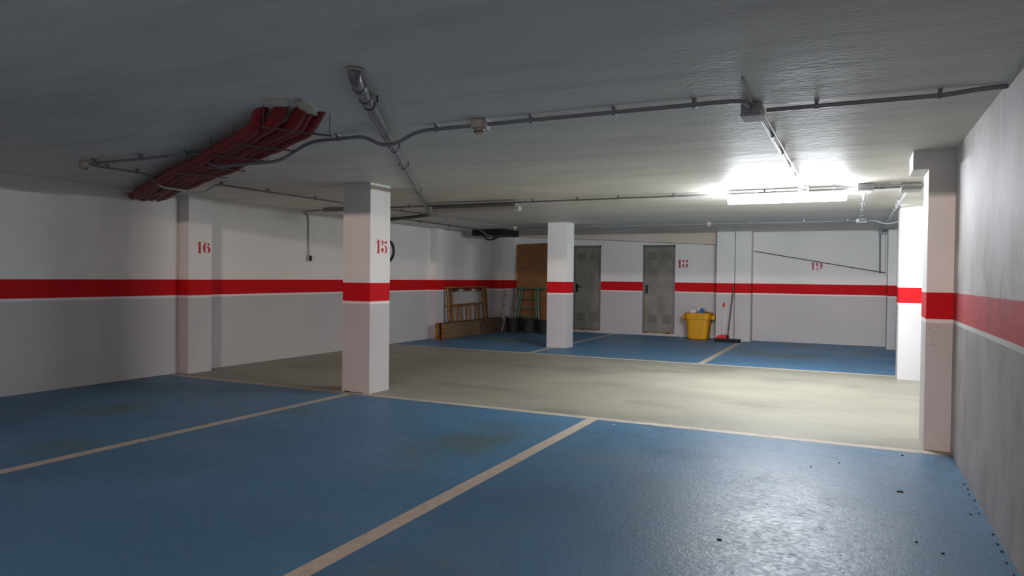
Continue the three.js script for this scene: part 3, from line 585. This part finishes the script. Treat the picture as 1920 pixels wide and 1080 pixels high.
// perforated scaffold decks on edge
[['front', -7.385, 0, M.deck], ['rear', -7.475, 0.07, M.deckPlain]].forEach(([w, x, dz, mat]) => {
  const t = thing('scaffold_deck', w === 'front' ? 'brown perforated scaffold deck standing on edge, in front of the other' : 'plain brown scaffold deck on edge, tucked behind the perforated one', 'scaffold deck', [x, 0, -13.35], 'scaffold decks below the frames');
  const zn = -12.06 + dz, zf = -14.62;
  obj('panel', bx(x - 0.012, x + 0.012, 0.012, 0.325, zf, zn), mat, t);
  obj('flange', bx(x - 0.035, x + 0.02, 0.318, 0.336, zf, zn, 0.004), M.deckPlain, t);
  obj('flange', bx(x - 0.035, x + 0.02, 0, 0.016, zf, zn, 0.004), M.deckPlain, t);
  obj('end_cap', bx(x - 0.035, x + 0.018, 0.0, 0.336, zn, zn + 0.02, 0.005), M.ochre, t);
  for (const y of [0.06, 0.27]) obj('hook', rod([x - 0.02, y, zn + 0.01], [x - 0.02, y, zn + 0.06], 0.012, 8), M.ochre, t);
  obj('plain_end_plate', bx(x + 0.012, x + 0.016, 0.03, 0.31, zf, zf + 1.05), M.deckPlain, t);
});
{ // brown board leaning on the back wall
  const t = thing('brown_board', 'tall brown hardboard sheet leaning on the wall behind the green ladder', 'board', [-6.9, 0, -15.4]);
  const g = new THREE.BoxGeometry(0.95, 2.08, 0.012); g.rotateZ(0.035); g.rotateX(-0.075); g.translate(-6.89, 1.05, -15.42);
  obj('sheet', metricUV(g), M.board, t);
}
{ // green trestle ladder
  const t = thing('green_ladder', 'green folding step ladder standing behind the black buckets', 'ladder', [-6.85, 0, -15.0]);
  const top = 1.0, zf = -14.98, zt = -15.12, zr = -15.28;
  const L = (y) => -7.25 + 0.12 * y / top, R = (y) => -6.57 - 0.1 * y / top, Z = (y) => zf + (zt - zf) * y / top;
  for (const [f, s] of [[L, 1], [R, -1]]) obj('rail', [rod([f(0), 0, Z(0)], [f(top), top, Z(top)], 0.026, 8), rod([f(0) + s * 0.075, 0, Z(0) - 0.01], [f(top) + s * 0.055, top, Z(top) - 0.01], 0.02, 8)], M.green, t);
  for (const y of [0.16, 0.35, 0.55, 0.77]) obj('step', bx(L(y), R(y), y - 0.012, y + 0.012, Z(y) - 0.06, Z(y) + 0.02, 0.004), M.green, t);
  obj('top_plate', bx(L(top) - 0.12, R(top) + 0.2, top, top + 0.028, zt - 0.1, zt + 0.06, 0.006), M.green, t);
  for (const f of [-7.18, -6.72]) obj('rear_leg', rod([f - 0.1, 0, zr + 0.05], [f, top, zt - 0.06], 0.014, 8), M.deckPlain, t);
}
{ // aluminium ladder legs beside it
  const t = thing('folded_ladder', 'slim grey aluminium ladder leaning beside the green step ladder', 'ladder', [-7.42, 0, -14.7]);
  const a = [-7.5, 0, -14.66], b = [-7.36, 0.98, -14.74], w = 0.13;
  for (const k of [0, 1]) obj('rail', rod([a[0] + k * w, a[1], a[2]], [b[0] + k * w, b[1], b[2]], 0.013, 8), M.steel, t);
  for (const s of [0.2, 0.42, 0.64, 0.86]) { const x = a[0] + (b[0] - a[0]) * s, y = b[1] * s, z = a[2] + (b[2] - a[2]) * s; obj('rung', rod([x, y, z], [x + w, y, z], 0.009, 8), M.steel, t); }
}
// buckets
function bucket(label, x, z, r, h) {
  const t = thing('rubber_bucket', label, 'bucket', [x, 0, z], 'black rubber buckets by the ladder');
  obj('shell', lathe([[0, 0.004], [r * 0.78, 0.004], [r * 0.8, 0], [r * 0.84, 0.02], [r * 0.97, h - 0.02], [r * 1.03, h - 0.015], [r * 1.03, h], [r * 0.96, h], [r * 0.93, h - 0.02], [r * 0.8, 0.02], [0, 0.018]], x, 0, z), M.rubber, t);
  for (const s of [-1, 1]) { const pts = []; for (let i = 0; i <= 12; i++) { const a = Math.PI * i / 12; pts.push(V(x + s * r * 0.98, h - 0.01 + 0.045 * Math.sin(a), z + 0.06 * Math.cos(a))); } obj('handle', sweep(pts, 0.011, 8), M.rubber, t); }
}
bucket('black rubber bucket standing next to the scaffold decks', -7.12, -14.72, 0.172, 0.32);
bucket('black rubber bucket in the middle of the row before the green ladder', -6.72, -14.76, 0.205, 0.31);
bucket('black rubber bucket half hidden behind the white column', -6.31, -14.7, 0.185, 0.3);

// yellow bin
{
  const x = -2.95, z = -15.22, t = thing('yellow_bin', 'yellow plastic refuse bin with side handles filled with rubbish', 'bin', [x, 0, z]);
  const ring = (pts) => { const g = new THREE.LatheGeometry(pts.map((p) => new THREE.Vector2(p[0] * Math.SQRT2, p[1])), 4, Math.PI / 4); return g; };
  const sq = (pts) => {                              // rounded-square lathe
    const n = 48, pos = [], idx = [], m = pts.length;
    for (let i = 0; i < m; i++) for (let k = 0; k <= n; k++) { const a = k / n * Math.PI * 2, c = Math.cos(a), s = Math.sin(a), e = 6, f = 1 / Math.pow(Math.pow(Math.abs(c), e) + Math.pow(Math.abs(s), e), 1 / e); pos.push(x + pts[i][0] * f * c, pts[i][1], z + pts[i][0] * f * s); }
    for (let i = 0; i < m - 1; i++) for (let k = 0; k < n; k++) { const a = i * (n + 1) + k, b = a + n + 1; idx.push(a, b, a + 1, b, b + 1, a + 1); }
    const g = new THREE.BufferGeometry(); g.setAttribute('position', new THREE.Float32BufferAttribute(pos, 3)); g.setIndex(idx); const q = g.toNonIndexed(); const r2 = mergeVertices(q); r2.computeVertexNormals(); r2.setAttribute('uv', new THREE.Float32BufferAttribute(new Float32Array(r2.attributes.position.count * 2), 2)); return r2;
  };
  obj('body', sq([[0.0, 0.004], [0.19, 0.004], [0.2, 0.012], [0.205, 0.03], [0.24, 0.42], [0.235, 0.54], [0.225, 0.54], [0.195, 0.03], [0, 0.028]]), M.yellow, t);
  const rim = obj('rim', sq([[0.24, 0.42], [0.256, 0.42], [0.262, 0.43], [0.264, 0.535], [0.272, 0.545], [0.27, 0.562], [0.235, 0.562], [0.235, 0.53]]), M.yellow, t);
  for (const s of [-1, 1]) obj('handle', bx(x + s * 0.3 - 0.04, x + s * 0.3 + 0.04, 0.41, 0.52, z - 0.1, z + 0.1, 0.03), M.yellow, t);
  for (const a of [-0.1, 0.06]) obj('rim_rib', bx(x + a - 0.004, x + a + 0.004, 0.43, 0.54, z + 0.262, z + 0.268), M.yellow, rim);
  function crumple(r, sx, sy, sz, s) { const g = new THREE.IcosahedronGeometry(r, 3), p = g.attributes.position; for (let i = 0; i < p.count; i++) { const f = 0.75 + 0.5 * vnoise(p.getX(i) / r * 0.5 + 0.5, p.getY(i) / r * 0.5 + p.getZ(i) / r * 0.37 + 1, 9, 9, s); p.setXYZ(i, p.getX(i) * f * sx, p.getY(i) * f * sy, p.getZ(i) * f * sz); } g.computeVertexNormals(); return g; }
  const put = (name, label, g, m, px_, py_, pz_) => { g.translate(px_, py_, pz_); tag(obj(name, g, m), label, 'rubbish', 'rubbish in the yellow bin'); };
  put('rubbish_bag', 'crumpled grey rubbish filling the yellow bin', crumple(0.2, 1, 0.42, 1, 3), M.trashGrey, x, 0.5, z);
  put('crumpled_paper', 'crumpled pale paper at the side of the bin', crumple(0.07, 1.2, 0.8, 1, 5), M.paper, x - 0.12, 0.58, z + 0.04);
  put('blue_wrapper', 'crumpled blue wrapper on top of the bin', crumple(0.055, 1, 0.9, 1, 8), M.bagBlue, x + 0.07, 0.61, z + 0.05);
  put('white_cup', 'small white paper cup beside the blue wrapper', lathe([[0, 0], [0.03, 0], [0.04, 0.075], [0.036, 0.075], [0.028, 0.004], [0, 0.004]], 0, 0, 0, 18), M.paper, x + 0.005, 0.585, z + 0.02);
  put('orange_wrapper', 'crumpled orange wrapper against the rim of the bin', crumple(0.05, 1.5, 0.6, 1, 12), M.ochre, x + 0.16, 0.56, z);
}
{ // dustpan with upright handle
  const x = -2.42, z = -15.03, t = thing('red_dustpan', 'red dustpan with a long white upright handle', 'dustpan', [x, 0, z]);
  const s = new THREE.Shape(); s.moveTo(-0.13, 0); s.lineTo(0.13, 0); s.lineTo(0.105, 0.09); s.quadraticCurveTo(0.06, 0.115, 0, 0.115); s.quadraticCurveTo(-0.06, 0.115, -0.105, 0.09); s.lineTo(-0.13, 0);
  const g = new THREE.ExtrudeGeometry(s, { depth: 0.14, bevelEnabled: true, bevelSize: 0.006, bevelThickness: 0.006, bevelSegments: 2 }); g.translate(x, 0.006, z - 0.07);
  obj('pan', g, M.dustRed, t);
  obj('handle', rod([x, 0.1, z - 0.03], [x - 0.005, 0.72, z - 0.075], 0.013), M.poleWhite, t);
  obj('grip', lathe([[0, 0], [0.017, 0], [0.02, 0.05], [0.014, 0.09], [0.006, 0.1], [0, 0.1]], x - 0.005, 0.7, z - 0.074, 14), M.dustRed, t);
}
{ // broom
  const t = thing('push_broom', 'wide black push broom with a wooden stick leaning on the pilaster', 'broom', [-2.28, 0, -14.72]);
  obj('head', bx(-2.54, -2.02, 0.045, 0.075, -14.75, -14.69, 0.008), M.blackMatte, t);
  obj('bristles', bx(-2.535, -2.025, 0, 0.047, -14.76, -14.685, 0.006), M.bristle, t);
  obj('socket', rod([-2.283, 0.06, -14.722], [-2.278, 0.15, -14.75], 0.02), M.blackMatte, t);
  obj('stick', rod([-2.28, 0.12, -14.742], [-2.226, 1.16, -15.09], 0.0135), M.wood, t);
}
// litter on the floor
{
  const chip = (x, z, l, w, a, mat, name, label, cat, grp) => {
    const s = new THREE.Shape(); const n = 9; for (let i = 0; i < n; i++) { const b = i / n * Math.PI * 2, f = rr(0.7, 1.15); i ? s.lineTo(Math.cos(b) * l * f, Math.sin(b) * w * f) : s.moveTo(Math.cos(b) * l * f, Math.sin(b) * w * f); }
    const g = new THREE.ExtrudeGeometry(s, { depth: 0.004, bevelEnabled: true, bevelSize: 0.001, bevelThickness: 0.001, bevelSegments: 1 }); g.rotateX(-Math.PI / 2); g.rotateY(a); g.translate(x, P1 + 0.0012, z);
    tag(obj(name, g, mat), label, cat, grp);
  };
  chip(0.277, -4.849, 0.022, 0.012, 0.2, M.leaf, 'dry_leaf', 'dark curled leaf lying alone on the blue floor', 'leaf');
  for (const [x, z] of [[-0.07, -5.41], [0.344, -5.87], [0.6, -4.56], [0.4, -3.84], [-0.57, -3.53], [0.3, -3.95], [-0.24, -5.2]]) chip(x, z, rr(0.005, 0.011), rr(0.002, 0.004), rr(0, 3), M.leaf, 'grit_chip', 'small dark chip of grit on the blue floor', 'grit', 'grit on the blue floor');
  for (const z of [-5.22, -5.1, -4.98, -4.86, -4.7, -4.6, -4.25, -4.1, -4.0, -3.85, -3.7]) chip(0.655 + rr(-0.012, 0.006), z, rr(0.003, 0.008), rr(0.002, 0.004), rr(0, 3), M.leaf, 'dirt_chip', 'dark dirt crumb along the foot of the right wall', 'grit', 'dirt crumbs along the right wall');
  chip(-1.858, -5.872, 0.012, 0.007, 0.5, M.paper, 'paper_scrap', 'tiny pale scrap on the blue floor beside the bay line', 'paper');
  chip(-3.29, -15.2, 0.02, 0.014, 0.5, M.paper, 'paper_scrap', 'tiny white scrap on the floor beside the yellow bin', 'paper');
}
renderer.render(scene, camera);
